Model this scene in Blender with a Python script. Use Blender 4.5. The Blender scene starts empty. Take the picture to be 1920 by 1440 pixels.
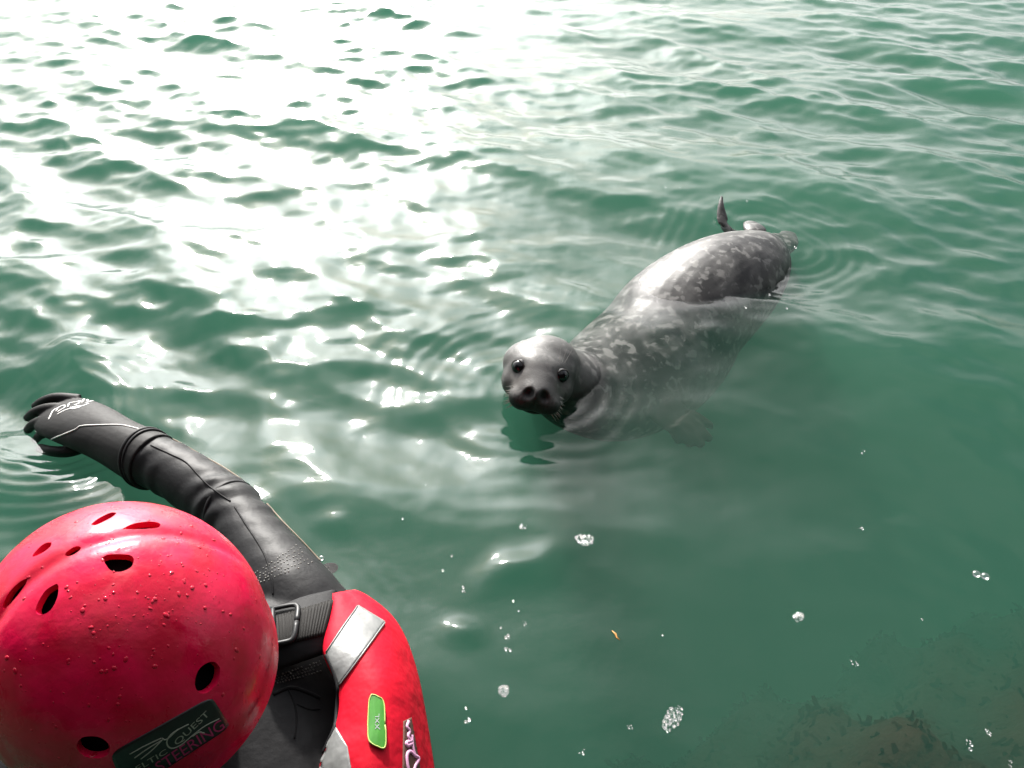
import bpy, bmesh, math, random
import numpy as np
from mathutils import Vector, Matrix
from mathutils.bvhtree import BVHTree

random.seed(7)
rng = np.random.default_rng(11)
scene = bpy.context.scene
R = math.radians

# ------------------------------------------------------------------ camera
CAM_H, PITCH, FPX = 0.90, R(38.0), 1554.0          # focal length in pixels of a 1920 px wide picture
cam_d = bpy.data.cameras.new('camera')
cam = bpy.data.objects.new('camera', cam_d)
scene.collection.objects.link(cam)
cam.location = (0, 0, CAM_H)
cam.rotation_euler = (R(90) - PITCH, 0, 0)
cam_d.sensor_width = 36.0
cam_d.lens = 36.0 * FPX / 1920.0
cam_d.clip_start, cam_d.clip_end = 0.02, 2000.0
scene.camera = cam

# ------------------------------------------------------------------ sun and sky
SUN_EL, SUN_AZ = R(33.0), R(-16.0)                  # azimuth from +Y, positive towards +X
sun_dir = Vector((math.sin(SUN_AZ) * math.cos(SUN_EL), math.cos(SUN_AZ) * math.cos(SUN_EL), math.sin(SUN_EL)))
sun_d = bpy.data.lights.new('sun', 'SUN')
sun_d.energy = 5.0
sun_d.angle = R(3.0)                                # veiled by thin cloud
sun_d.color = (1.0, 0.96, 0.9)
sun = bpy.data.objects.new('sun', sun_d)
scene.collection.objects.link(sun)
sun.rotation_euler = (-sun_dir).to_track_quat('-Z', 'Y').to_euler()

world = bpy.data.worlds.new('World')
scene.world = world
world.use_nodes = True
wn, wl = world.node_tree.nodes, world.node_tree.links
wn.clear()
w_out = wn.new('ShaderNodeOutputWorld')
w_bg = wn.new('ShaderNodeBackground')
w_bg.inputs['Strength'].default_value = 0.10
w_sky = wn.new('ShaderNodeTexSky')
w_sky.sky_type = 'NISHITA'
w_sky.sun_disc = False
w_sky.sun_elevation = SUN_EL
w_sky.sun_rotation = SUN_AZ
w_sky.altitude = 0.0
w_sky.air_density, w_sky.dust_density, w_sky.ozone_density = 1.0, 5.0, 1.0
w_tc = wn.new('ShaderNodeTexCoord')
w_no = wn.new('ShaderNodeTexNoise')
w_no.inputs['Scale'].default_value = 2.6
w_no.inputs['Detail'].default_value = 6.0
w_no.inputs['Roughness'].default_value = 0.55
w_rp = wn.new('ShaderNodeValToRGB')
w_rp.color_ramp.elements[0].position, w_rp.color_ramp.elements[1].position = 0.30, 0.56
w_hs = wn.new('ShaderNodeHueSaturation')            # cloud lit by the same sky: grey, brighter near the sun
w_hs.inputs['Saturation'].default_value = 0.06
w_hs.inputs['Value'].default_value = 2.0
w_mx = wn.new('ShaderNodeMix')
w_mx.data_type = 'RGBA'
wl.new(w_tc.outputs['Generated'], w_no.inputs['Vector'])
wl.new(w_no.outputs['Fac'], w_rp.inputs['Fac'])
wl.new(w_rp.outputs['Color'], w_mx.inputs['Factor'])
wl.new(w_sky.outputs['Color'], w_hs.inputs['Color'])
wl.new(w_sky.outputs['Color'], w_mx.inputs['A'])
wl.new(w_hs.outputs['Color'], w_mx.inputs['B'])
wl.new(w_mx.outputs['Result'], w_bg.inputs['Color'])
wl.new(w_bg.outputs['Background'], w_out.inputs['Surface'])

vs = scene.view_settings
vs.view_transform, vs.look, vs.exposure, vs.gamma = 'Standard', 'None', 0.75, 1.0
vs.use_curve_mapping = False
cy = scene.cycles
cy.use_denoising = True
cy.use_adaptive_sampling = False
cy.volume_bounces = 1
cy.max_bounces = 6
cy.transparent_max_bounces = 10
cy.sample_clamp_indirect = 2.0
cy.caustics_reflective = False
cy.caustics_refractive = False

# ------------------------------------------------------------------ helpers
def ray(px, py):
    """world direction through a point of the photograph"""
    a, b = (px - 960.0) / FPX, -(py - 720.0) / FPX
    return Vector((a, math.cos(PITCH) + b * math.sin(PITCH), -math.sin(PITCH) + b * math.cos(PITCH)))

CAMP = Vector((0, 0, CAM_H))
def at(px, py, z=0.0):
    d = ray(px, py)
    return CAMP + d * ((z - CAM_H) / d.z)

def link(o, parent=None):
    scene.collection.objects.link(o)
    if parent is not None:
        o.parent = parent
    return o

def tag(o, label=None, cat=None, group=None, kind=None):
    for k, v in (('label', label), ('category', cat), ('group', group), ('kind', kind)):
        if v:
            o[k] = v
    return o

def mesh_obj(name, verts, faces, mat, parent=None, smooth=True):
    me = bpy.data.meshes.new(name)
    me.from_pydata([tuple(v) for v in verts], [], faces)
    if smooth:
        me.polygons.foreach_set('use_smooth', [True] * len(me.polygons))
    me.update()
    if mat:
        me.materials.append(mat)
    return link(bpy.data.objects.new(name, me), parent)

def thing(name, loc, label, cat, group=None):
    e = bpy.data.objects.new(name, None)
    e.empty_display_size = 0.1
    e.location = loc
    link(e)
    tag(e, label, cat, group)
    return e

def parent_keep(o, p):
    """parent without moving (our parents are only translated)"""
    o.parent = p
    w, q = p.matrix_basis.copy(), p
    while q.parent is not None:
        w = q.parent.matrix_basis @ q.matrix_parent_inverse @ w
        q = q.parent
    o.matrix_parent_inverse = w.inverted()

def crom(pts, n):
    """Catmull-Rom through pts (list of tuples), n samples"""
    P = np.array(pts, float)
    P = np.vstack([2 * P[0] - P[1], P, 2 * P[-1] - P[-2]])
    m = len(pts) - 1
    out = []
    for s in np.linspace(0, m, n):
        i = min(int(s), m - 1)
        t = s - i
        a, b, c, d = P[i], P[i + 1], P[i + 2], P[i + 3]
        out.append(0.5 * ((2 * b) + (c - a) * t + (2 * a - 5 * b + 4 * c - d) * t * t + (3 * b - a - 3 * c + d) * t ** 3))
    return np.array(out)

def loft(centres, rads, seg=24, up=(0, 0, 1), close=True):
    """tube of elliptical rings; rads rows = (side, up)"""
    C = np.array(centres, float)
    n = len(C)
    T = np.gradient(C, axis=0)
    T /= np.linalg.norm(T, axis=1)[:, None] + 1e-12
    verts, faces = [], []
    upv = np.array(up, float)
    ang = np.linspace(0, 2 * math.pi, seg, endpoint=False)
    for i in range(n):
        s = np.cross(T[i], upv)
        s /= np.linalg.norm(s) + 1e-12
        u = np.cross(s, T[i])
        a, b = rads[i] if np.ndim(rads[i]) else (rads[i], rads[i])
        for t in ang:
            verts.append(C[i] + s * a * math.cos(t) + u * b * math.sin(t))
    for i in range(n - 1):
        for j in range(seg):
            k = (j + 1) % seg
            faces.append((i * seg + j, i * seg + k, (i + 1) * seg + k, (i + 1) * seg + j))
    if close:
        faces.append(tuple(range(seg))[::-1])
        faces.append(tuple((n - 1) * seg + j for j in range(seg)))
    return verts, faces

def ellipsoid(c, ax, rad, nu=28, nv=18):
    """ax: three axis vectors, rad: three radii"""
    c = np.array(c, float)
    A = [np.array(a, float) for a in ax]
    verts, faces = [], []
    for i in range(1, nv):
        th = math.pi * i / nv
        for j in range(nu):
            ph = 2 * math.pi * j / nu
            verts.append(c + A[0] * rad[0] * math.sin(th) * math.cos(ph) + A[1] * rad[1] * math.sin(th) * math.sin(ph) + A[2] * rad[2] * math.cos(th))
    top, bot = len(verts), len(verts) + 1
    verts += [c + A[2] * rad[2], c - A[2] * rad[2]]
    for i in range(nv - 2):
        for j in range(nu):
            k = (j + 1) % nu
            faces.append((i * nu + j, (i + 1) * nu + j, (i + 1) * nu + k, i * nu + k))
    for j in range(nu):
        k = (j + 1) % nu
        faces.append((top, j, k))
        faces.append((bot, (nv - 2) * nu + k, (nv - 2) * nu + j))
    return verts, faces

def fuse(name, shapes, voxel, smooth_it, mat, parent=None):
    """union of closed shapes as one continuous skin"""
    V, F = [], []
    for v, f in shapes:
        o = len(V)
        V += list(v)
        F += [tuple(i + o for i in q) for q in f]
    tmp = mesh_obj('tmp', V, F, None)
    m = tmp.modifiers.new('r', 'REMESH')
    m.mode, m.voxel_size = 'VOXEL', voxel
    if smooth_it:
        s = tmp.modifiers.new('s', 'SMOOTH')
        s.factor, s.iterations = 0.5, smooth_it
    dg = bpy.context.evaluated_depsgraph_get()
    me = bpy.data.meshes.new_from_object(tmp.evaluated_get(dg))
    bpy.data.objects.remove(tmp, do_unlink=True)
    me.name = name
    me.polygons.foreach_set('use_smooth', [True] * len(me.polygons))
    me.materials.clear()
    me.materials.append(mat)
    return link(bpy.data.objects.new(name, me), parent)

def bvh_of(o):
    me = o.data
    return BVHTree.FromPolygons([v.co[:] for v in me.vertices], [tuple(p.vertices) for p in me.polygons])

def cast(px, py, bvh):
    d = ray(px, py).normalized()
    loc, nor, _, _ = bvh.ray_cast(CAMP, d, 5.0)
    if loc is None:
        return None, None
    if nor.dot(d) > 0:
        nor = -nor
    return loc, nor

def bilin(q, u, v):
    """q = TL, TR, BR, BL"""
    return tuple((q[0][k] * (1 - u) + q[1][k] * u) * (1 - v) + (q[3][k] * (1 - u) + q[2][k] * u) * v for k in (0, 1))

def patch(name, quad, bvh, off, mat, parent, nu=16, nv=12, thick=0.0015, fn=None, rounding=0.0):
    """cloth-like piece lying on a surface, its corners given on the photograph"""
    top, nors, ok = [], [], True
    last = None
    for j in range(nv + 1):
        for i in range(nu + 1):
            u, v = i / nu, j / nv
            if rounding:                               # round the corners off in u, v
                U, W = abs(u - .5) * 2, abs(v - .5) * 2
                k = rounding
                if U > 1 - k and W > 1 - k:
                    a, b = (U - 1 + k) / k, (W - 1 + k) / k
                    l = math.hypot(a, b)
                    if l > 0:
                        g = max(a, b) / l
                        a, b = a * g, b * g
                    U, W = 1 - k + a * k, 1 - k + b * k
                    u, v = .5 + math.copysign(U / 2, u - .5), .5 + math.copysign(W / 2, v - .5)
            p, n = cast(*bilin(quad, u, v), bvh)
            if p is None:
                p, n = last
            last = (p, n)
            h = off + (fn(u, v) if fn else 0)
            top.append(p + n * h)
            nors.append(n)
    W1 = nu + 1
    faces = [(j * W1 + i, (j + 1) * W1 + i, (j + 1) * W1 + i + 1, j * W1 + i + 1) for j in range(nv) for i in range(nu)]
    N = len(top)
    verts = top + [p - n * thick for p, n in zip(top, nors)]
    edge = [i for i in range(nu + 1)] + [j * W1 + nu for j in range(1, nv + 1)] + [nv * W1 + i for i in range(nu - 1, -1, -1)] + [j * W1 for j in range(nv - 1, 0, -1)]
    for a, b in zip(edge, edge[1:] + edge[:1]):
        faces.append((a, b, b + N, a + N))
    o = mesh_obj(name, verts, faces, mat)
    if parent is not None:
        parent_keep(o, parent)
    return o

def drape_tube(name, pix, bvh, rad, mat, parent, n=40, seg=8, off=0.0, flat=1.0):
    """thin cord lying on a surface along points of the photograph"""
    pts, nrs = [], []
    for q in crom(pix, n):
        p, nn = cast(q[0], q[1], bvh)
        if p is None:
            continue
        pts.append(p + nn * off)
        nrs.append(nn)
    if len(pts) < 3:
        return None
    C = np.array([tuple(p) for p in pts])
    T = np.gradient(C, axis=0)
    verts, faces = [], []
    for i in range(len(C)):
        t = Vector(T[i]).normalized()
        s = t.cross(nrs[i]).normalized()
        u = s.cross(t)
        for k in range(seg):
            a = 2 * math.pi * k / seg
            verts.append(pts[i] + s * rad * math.cos(a) + u * rad * flat * math.sin(a))
    for i in range(len(C) - 1):
        for j in range(seg):
            k = (j + 1) % seg
            faces.append((i * seg + j, i * seg + k, (i + 1) * seg + k, (i + 1) * seg + j))
    faces.append(tuple(range(seg))[::-1])
    faces.append(tuple((len(C) - 1) * seg + j for j in range(seg)))
    o = mesh_obj(name, verts, faces, mat)
    if parent is not None:
        parent_keep(o, parent)
    return o

# ------------------------------------------------------------------ materials
def new_mat(name):
    m = bpy.data.materials.new(name)
    m.use_nodes = True
    nt = m.node_tree
    nt.nodes.clear()
    out = nt.nodes.new('ShaderNodeOutputMaterial')
    return m, nt, out

def principled(name, col, rough=0.5, noise=None, bump=None, metallic=0.0, spec=0.5, coat=0.0, sheen=0.0):
    """noise = (scale, colour2, lo, hi); bump = (scale, strength, distance, detail)"""
    m, nt, out = new_mat(name)
    b = nt.nodes.new('ShaderNodeBsdfPrincipled')
    b.inputs['Base Color'].default_value = (*col, 1)
    b.inputs['Roughness'].default_value = rough
    b.inputs['Metallic'].default_value = metallic
    b.inputs['Specular IOR Level'].default_value = spec
    b.inputs['Coat Weight'].default_value = coat
    b.inputs['Coat Roughness'].default_value = 0.08
    b.inputs['Sheen Weight'].default_value = sheen
    nt.links.new(b.outputs[0], out.inputs['Surface'])
    tc = nt.nodes.new('ShaderNodeTexCoord')
    if noise:
        no = nt.nodes.new('ShaderNodeTexNoise')
        no.inputs['Scale'].default_value = noise[0]
        no.inputs['Detail'].default_value = 6
        rp = nt.nodes.new('ShaderNodeValToRGB')
        rp.color_ramp.elements[0].position, rp.color_ramp.elements[1].position = noise[2], noise[3]
        rp.color_ramp.elements[0].color = (*col, 1)
        rp.color_ramp.elements[1].color = (*noise[1], 1)
        nt.links.new(tc.outputs['Object'], no.inputs['Vector'])
        nt.links.new(no.outputs['Fac'], rp.inputs['Fac'])
        nt.links.new(rp.outputs['Color'], b.inputs['Base Color'])
    if bump:
        n2 = nt.nodes.new('ShaderNodeTexNoise')
        n2.inputs['Scale'].default_value = bump[0]
        n2.inputs['Detail'].default_value = bump[3] if len(bump) > 3 else 4
        bp = nt.nodes.new('ShaderNodeBump')
        bp.inputs['Strength'].default_value = bump[1]
        bp.inputs['Distance'].default_value = bump[2]
        nt.links.new(tc.outputs['Object'], n2.inputs['Vector'])
        nt.links.new(n2.outputs['Fac'], bp.inputs['Height'])
        nt.links.new(bp.outputs['Normal'], b.inputs['Normal'])
    return m

M = {}
M['helmet'] = principled('helmet_red', (0.70, 0.006, 0.058), 0.34, noise=(22, (0.52, 0.004, 0.030), .42, .58), bump=(75, .30, .0025, 7), spec=.34)
_nt = M['helmet'].node_tree
_b = [n for n in _nt.nodes if n.type == 'BSDF_PRINCIPLED'][0]
_tc = [n for n in _nt.nodes if n.type == 'TEX_COORD'][0]
_n = _nt.nodes.new('ShaderNodeTexNoise'); _n.inputs['Scale'].default_value = 30; _n.inputs['Detail'].default_value = 8; _n.inputs['Distortion'].default_value = 1.0
_r = _nt.nodes.new('ShaderNodeMapRange')
_r.inputs['From Min'].default_value, _r.inputs['From Max'].default_value, _r.inputs['To Min'].default_value, _r.inputs['To Max'].default_value = .38, .62, .18, .44
_nt.links.new(_tc.outputs['Object'], _n.inputs['Vector']); _nt.links.new(_n.outputs['Fac'], _r.inputs['Value']); _nt.links.new(_r.outputs[0], _b.inputs['Roughness'])
M['black_foam'] = principled('black_foam', (0.010, 0.010, 0.010), 0.9, spec=.1)
M['neoprene'] = principled('neoprene', (0.011, 0.011, 0.012), 0.52, noise=(9, (0.02, 0.02, 0.021), .4, .65), bump=(38, .30, .006, 7), spec=.21)
M['neoprene_cloth'] = principled('neoprene_cloth', (0.013, 0.013, 0.014), 0.62, bump=(60, .3, .004, 5), spec=.15)
M['glove'] = principled('glove_black', (0.012, 0.0115, 0.0115), 0.6, bump=(60, .3, .003, 6), spec=.22)
M['webbing'] = principled('webbing', (0.011, 0.010, 0.009), 0.7, bump=(600, .3, .001, 2), spec=.2)
M['plastic'] = principled('buckle_plastic', (0.012, 0.012, 0.013), 0.42, spec=.35)
M['red_cloth'] = principled('red_nylon', (0.62, 0.004, 0.022), 0.62, noise=(7, (0.52, 0.003, 0.018), .4, .65), bump=(24, .35, .012, 3), spec=.15)
M['reflective'] = principled('reflective_silver', (0.26, 0.265, 0.26), 0.42, noise=(16, (0.17, 0.175, 0.172), .42, .62), bump=(30, .4, .008, 3), metallic=.25)
M['tan'] = principled('tan_edge', (0.16, 0.12, 0.08), 0.7)
M['grip'] = principled('grip_print', (0.16, 0.155, 0.14), 0.55)
M['green_tag'] = principled('green_rubber', (0.035, 0.20, 0.012), 0.45, noise=(60, (0.045, 0.24, 0.016), .4, .6))
M['lime'] = principled('lime_edge', (0.45, 0.55, 0.15), 0.5)
M['pink'] = principled('pink_thread', (0.72, 0.36, 0.55), 0.7)
M['brown_thread'] = principled('brown_thread', (0.10, 0.045, 0.03), 0.8)
M['sticker'] = principled('black_vinyl', (0.008, 0.008, 0.009), 0.35)
M['print_grey'] = principled('grey_print', (0.33, 0.33, 0.27), 0.5)
M['print_pink'] = principled('pink_print', (0.45, 0.02, 0.13), 0.5)
M['white_print'] = principled('white_print', (0.75, 0.74, 0.72), 0.5)
M['steel'] = principled('grey_text', (0.35, 0.37, 0.38), 0.4)
M['skin'] = principled('skin', (0.45, 0.25, 0.18), 0.55)
M['eye'] = principled('seal_eye', (0.006, 0.006, 0.008), 0.10)
M['eyelid'] = principled('seal_eyelid', (0.045, 0.042, 0.040), 0.6, bump=(300, .3, .001, 3), spec=.15)
M['whisker'] = principled('whisker', (0.5, 0.49, 0.46), 0.35)
M['weed'] = principled('brown_weed', (0.007, 0.0045, 0.0025), 0.7, spec=0.0, noise=(5, (0.014, 0.0075, 0.004), .35, .65))
M['rock'] = principled('wet_rock', (0.006, 0.004, 0.0025), 0.8, spec=0.03, noise=(6, (0.015, 0.0085, 0.0045), .35, .65), bump=(14, .8, .05, 8))
M['orange_weed'] = principled('orange_weed', (0.35, 0.16, 0.02), 0.6)

# --- bubbles and drops: thin clear film with a bright Fresnel skin
def film(name, base, tint):
    m, nt, out = new_mat(name)
    lw = nt.nodes.new('ShaderNodeLayerWeight')
    lw.inputs['Blend'].default_value = 0.35
    ad = nt.nodes.new('ShaderNodeMath')
    ad.operation = 'MULTIPLY_ADD'
    ad.inputs[1].default_value, ad.inputs[2].default_value = 0.5, base
    ad.use_clamp = True
    tr = nt.nodes.new('ShaderNodeBsdfTransparent')
    gl = nt.nodes.new('ShaderNodeBsdfGlossy')
    gl.inputs['Roughness'].default_value = 0.06
    gl.inputs['Color'].default_value = (*tint, 1)
    mx = nt.nodes.new('ShaderNodeMixShader')
    nt.links.new(lw.outputs['Fresnel'], ad.inputs[0])
    nt.links.new(ad.outputs[0], mx.inputs[0])
    nt.links.new(tr.outputs[0], mx.inputs[1])
    nt.links.new(gl.outputs[0], mx.inputs[2])
    nt.links.new(mx.outputs[0], out.inputs['Surface'])
    return m
M['bubble'] = film('bubble_film', 0.10, (1, 1, 1))
M['drop'] = principled('water_drop', (0.50, 0.004, 0.03), 0.04, spec=.5)

# --- sea water: mirror-like skin by Fresnel over a turbid green body
def water_mat():
    m, nt, out = new_mat('sea_water')
    N, L = nt.nodes, nt.links
    geo = N.new('ShaderNodeNewGeometry')
    tc = N.new('ShaderNodeTexCoord')
    nz = N.new('ShaderNodeTexNoise')
    nz.inputs['Scale'].default_value = 34.0
    nz.inputs['Detail'].default_value = 3.0
    nz.inputs['Roughness'].default_value = 0.5
    bp = N.new('ShaderNodeBump')
    bp.inputs['Strength'].default_value = 0.15
    bp.inputs['Distance'].default_value = 0.004
    L.new(tc.outputs['Object'], nz.inputs['Vector'])
    L.new(nz.outputs['Fac'], bp.inputs['Height'])
    dt = N.new('ShaderNodeVectorMath'); dt.operation = 'DOT_PRODUCT'
    L.new(bp.outputs['Normal'], dt.inputs[0]); L.new(geo.outputs['Incoming'], dt.inputs[1])
    ab = N.new('ShaderNodeMath'); ab.operation = 'ABSOLUTE'
    L.new(dt.outputs['Value'], ab.inputs[0])
    on = N.new('ShaderNodeMath'); on.operation = 'SUBTRACT'; on.inputs[0].default_value = 1.0; on.use_clamp = True
    L.new(ab.outputs[0], on.inputs[1])
    pw = N.new('ShaderNodeMath'); pw.operation = 'POWER'; pw.inputs[1].default_value = 5.0
    L.new(on.outputs[0], pw.inputs[0])
    ma = N.new('ShaderNodeMath'); ma.operation = 'MULTIPLY_ADD'; ma.inputs[1].default_value = 0.98; ma.inputs[2].default_value = 0.02
    ma.use_clamp = True
    L.new(pw.outputs[0], ma.inputs[0])
    tr = N.new('ShaderNodeBsdfTransparent')
    gl = N.new('ShaderNodeBsdfGlossy'); gl.inputs['Roughness'].default_value = 0.075
    L.new(bp.outputs['Normal'], gl.inputs['Normal'])
    # the breeze ruffles the open water further out more than the lee of the rocks
    sp_ = N.new('ShaderNodeSeparateXYZ'); rg = N.new('ShaderNodeMapRange')
    rg.inputs['From Min'].default_value, rg.inputs['From Max'].default_value = 0.9, 3.0
    rg.inputs['To Min'].default_value, rg.inputs['To Max'].default_value = 0.06, 0.19
    L.new(tc.outputs['Object'], sp_.inputs[0]); L.new(sp_.outputs['Y'], rg.inputs['Value']); L.new(rg.outputs[0], gl.inputs['Roughness'])
    mx = N.new('ShaderNodeMixShader')
    L.new(ma.outputs[0], mx.inputs[0]); L.new(tr.outputs[0], mx.inputs[1]); L.new(gl.outputs[0], mx.inputs[2])
    L.new(mx.outputs[0], out.inputs['Surface'])
    sc = N.new('ShaderNodeVolumeScatter')
    sc.inputs['Color'].default_value = (0.064, 0.225, 0.150, 1)
    sc.inputs['Density'].default_value = 2.1
    sc.inputs['Anisotropy'].default_value = 0.0
    vb = N.new('ShaderNodeVolumeAbsorption')
    vb.inputs['Color'].default_value = (0.0, 0.15, 0.05, 1)
    vb.inputs['Density'].default_value = 1.75
    ads = N.new('ShaderNodeAddShader')
    L.new(sc.outputs[0], ads.inputs[0]); L.new(vb.outputs[0], ads.inputs[1])
    L.new(ads.outputs[0], out.inputs['Volume'])
    return m
M['water'] = water_mat()

# --- seal fur: dark grey back with pale and black blotches; attribute 'tone' carries the face pattern
def seal_mat():
    m, nt, out = new_mat('wet_seal_fur')
    N, L = nt.nodes, nt.links
    tc = N.new('ShaderNodeTexCoord')
    b = N.new('ShaderNodeBsdfPrincipled')
    b.inputs['Roughness'].default_value = 0.42
    b.inputs['Specular IOR Level'].default_value = 0.35
    b.inputs['Coat Weight'].default_value = 0.0
    b.inputs['Coat Roughness'].default_value = 0.18
    big = N.new('ShaderNodeTexNoise'); big.inputs['Scale'].default_value = 26; big.inputs['Detail'].default_value = 5; big.inputs['Distortion'].default_value = .2
    r1 = N.new('ShaderNodeValToRGB')
    e = r1.color_ramp.elements
    e[0].position, e[0].color = 0.40, (0.026, 0.0255, 0.0255, 1)
    e[1].position, e[1].color = 0.60, (0.085, 0.083, 0.081, 1)
    sm = N.new('ShaderNodeTexNoise'); sm.inputs['Scale'].default_value = 52; sm.inputs['Detail'].default_value = 4; sm.inputs['Distortion'].default_value = .35
    r2 = N.new('ShaderNodeValToRGB')
    r2.color_ramp.elements[0].position, r2.color_ramp.elements[1].position = 0.54, 0.62
    mx = N.new('ShaderNodeMix'); mx.data_type = 'RGBA'
    mx.inputs['B'].default_value = (0.18, 0.177, 0.17, 1)
    L.new(tc.outputs['Object'], big.inputs['Vector']); L.new(tc.outputs['Object'], sm.inputs['Vector'])
    L.new(big.outputs['Fac'], r1.inputs['Fac']); L.new(sm.outputs['Fac'], r2.inputs['Fac'])
    hf = N.new('ShaderNodeMath'); hf.operation = 'MULTIPLY'; hf.inputs[1].default_value = 0.8
    L.new(r2.outputs['Color'], hf.inputs[0])
    L.new(hf.outputs[0], mx.inputs['Factor']); L.new(r1.outputs['Color'], mx.inputs['A'])
    at_ = N.new('ShaderNodeAttribute'); at_.attribute_name = 'tone'
    m2 = N.new('ShaderNodeMix'); m2.data_type = 'RGBA'
    L.new(at_.outputs['Alpha'], m2.inputs['Factor'])
    L.new(mx.outputs['Result'], m2.inputs['A']); L.new(at_.outputs['Color'], m2.inputs['B'])
    L.new(m2.outputs['Result'], b.inputs['Base Color'])
    fz = N.new('ShaderNodeTexNoise'); fz.inputs['Scale'].default_value = 420; fz.inputs['Detail'].default_value = 3
    bp = N.new('ShaderNodeBump'); bp.inputs['Strength'].default_value = .28; bp.inputs['Distance'].default_value = .0014
    L.new(tc.outputs['Object'], fz.inputs['Vector']); L.new(fz.outputs['Fac'], bp.inputs['Height'])
    L.new(bp.outputs['Normal'], b.inputs['Normal'])
    gp = N.new('ShaderNodeNewGeometry'); sx = N.new('ShaderNodeSeparateXYZ'); mr = N.new('ShaderNodeMapRange')
    mr.inputs['From Min'].default_value, mr.inputs['From Max'].default_value = -.012, .004
    mr.inputs['To Min'].default_value, mr.inputs['To Max'].default_value = 0.02, .30
    L.new(gp.outputs['Position'], sx.inputs[0]); L.new(sx.outputs['Z'], mr.inputs['Value']); L.new(mr.outputs[0], b.inputs['Specular IOR Level'])
    L.new(b.outputs[0], out.inputs['Surface'])
    return m
M['seal'] = seal_mat()

# ------------------------------------------------------------------ places of the main things
SEAL_HEAD = at(1012, 690, 0.038)
SEAL_TAIL = at(1440, 455, 0.0)
HAND = at(110, 790, 0.0)
SHOULDER = at(640, 1115, 0.0)

# ------------------------------------------------------------------ the sea
def wave_field():
    def axis(lo, hi, s0, growth_lo, growth_hi, far_lo, far_hi, step):
        core = [lo]
        while core[-1] < hi:
            core.append(core[-1] + step(core[-1]))
        up, d = [core[-1]], step(core[-1])
        while up[-1] < far_hi:
            d *= growth_hi
            up.append(up[-1] + d)
        dn, d = [core[0]], step(core[0])
        while dn[-1] > far_lo:
            d *= growth_lo
            dn.append(dn[-1] - d)
        return np.array(dn[:0:-1] + core + up[1:])
    ys = axis(0.15, 4.6, .005, 1.25, 1.06, -60, 500, lambda y: 0.0042 + 0.0021 * max(y, 0))
    ncol = 500
    u = np.linspace(-1, 1, ncol + 1)
    ext, d = [1.0], 2.0 / ncol
    while ext[-1] < 400:
        d *= 1.3
        ext.append(ext[-1] + d)
    ext = np.array(ext[1:])
    u = np.concatenate([-ext[::-1], u, ext])
    half = 1.05 + 0.50 * np.clip(ys, 0, 5)
    X = u[None, :] * half[:, None]
    Y = np.repeat(ys[:, None], len(u), 1)
    sx = np.abs(np.gradient(X, axis=1))
    sy = np.abs(np.gradient(Y, axis=0))
    sp = np.maximum(sx, sy)
    return X, Y, sp

def sstep(a, b, x):
    t = np.clip((x - a) / (b - a), 0, 1)
    return t * t * (3 - 2 * t)

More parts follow.
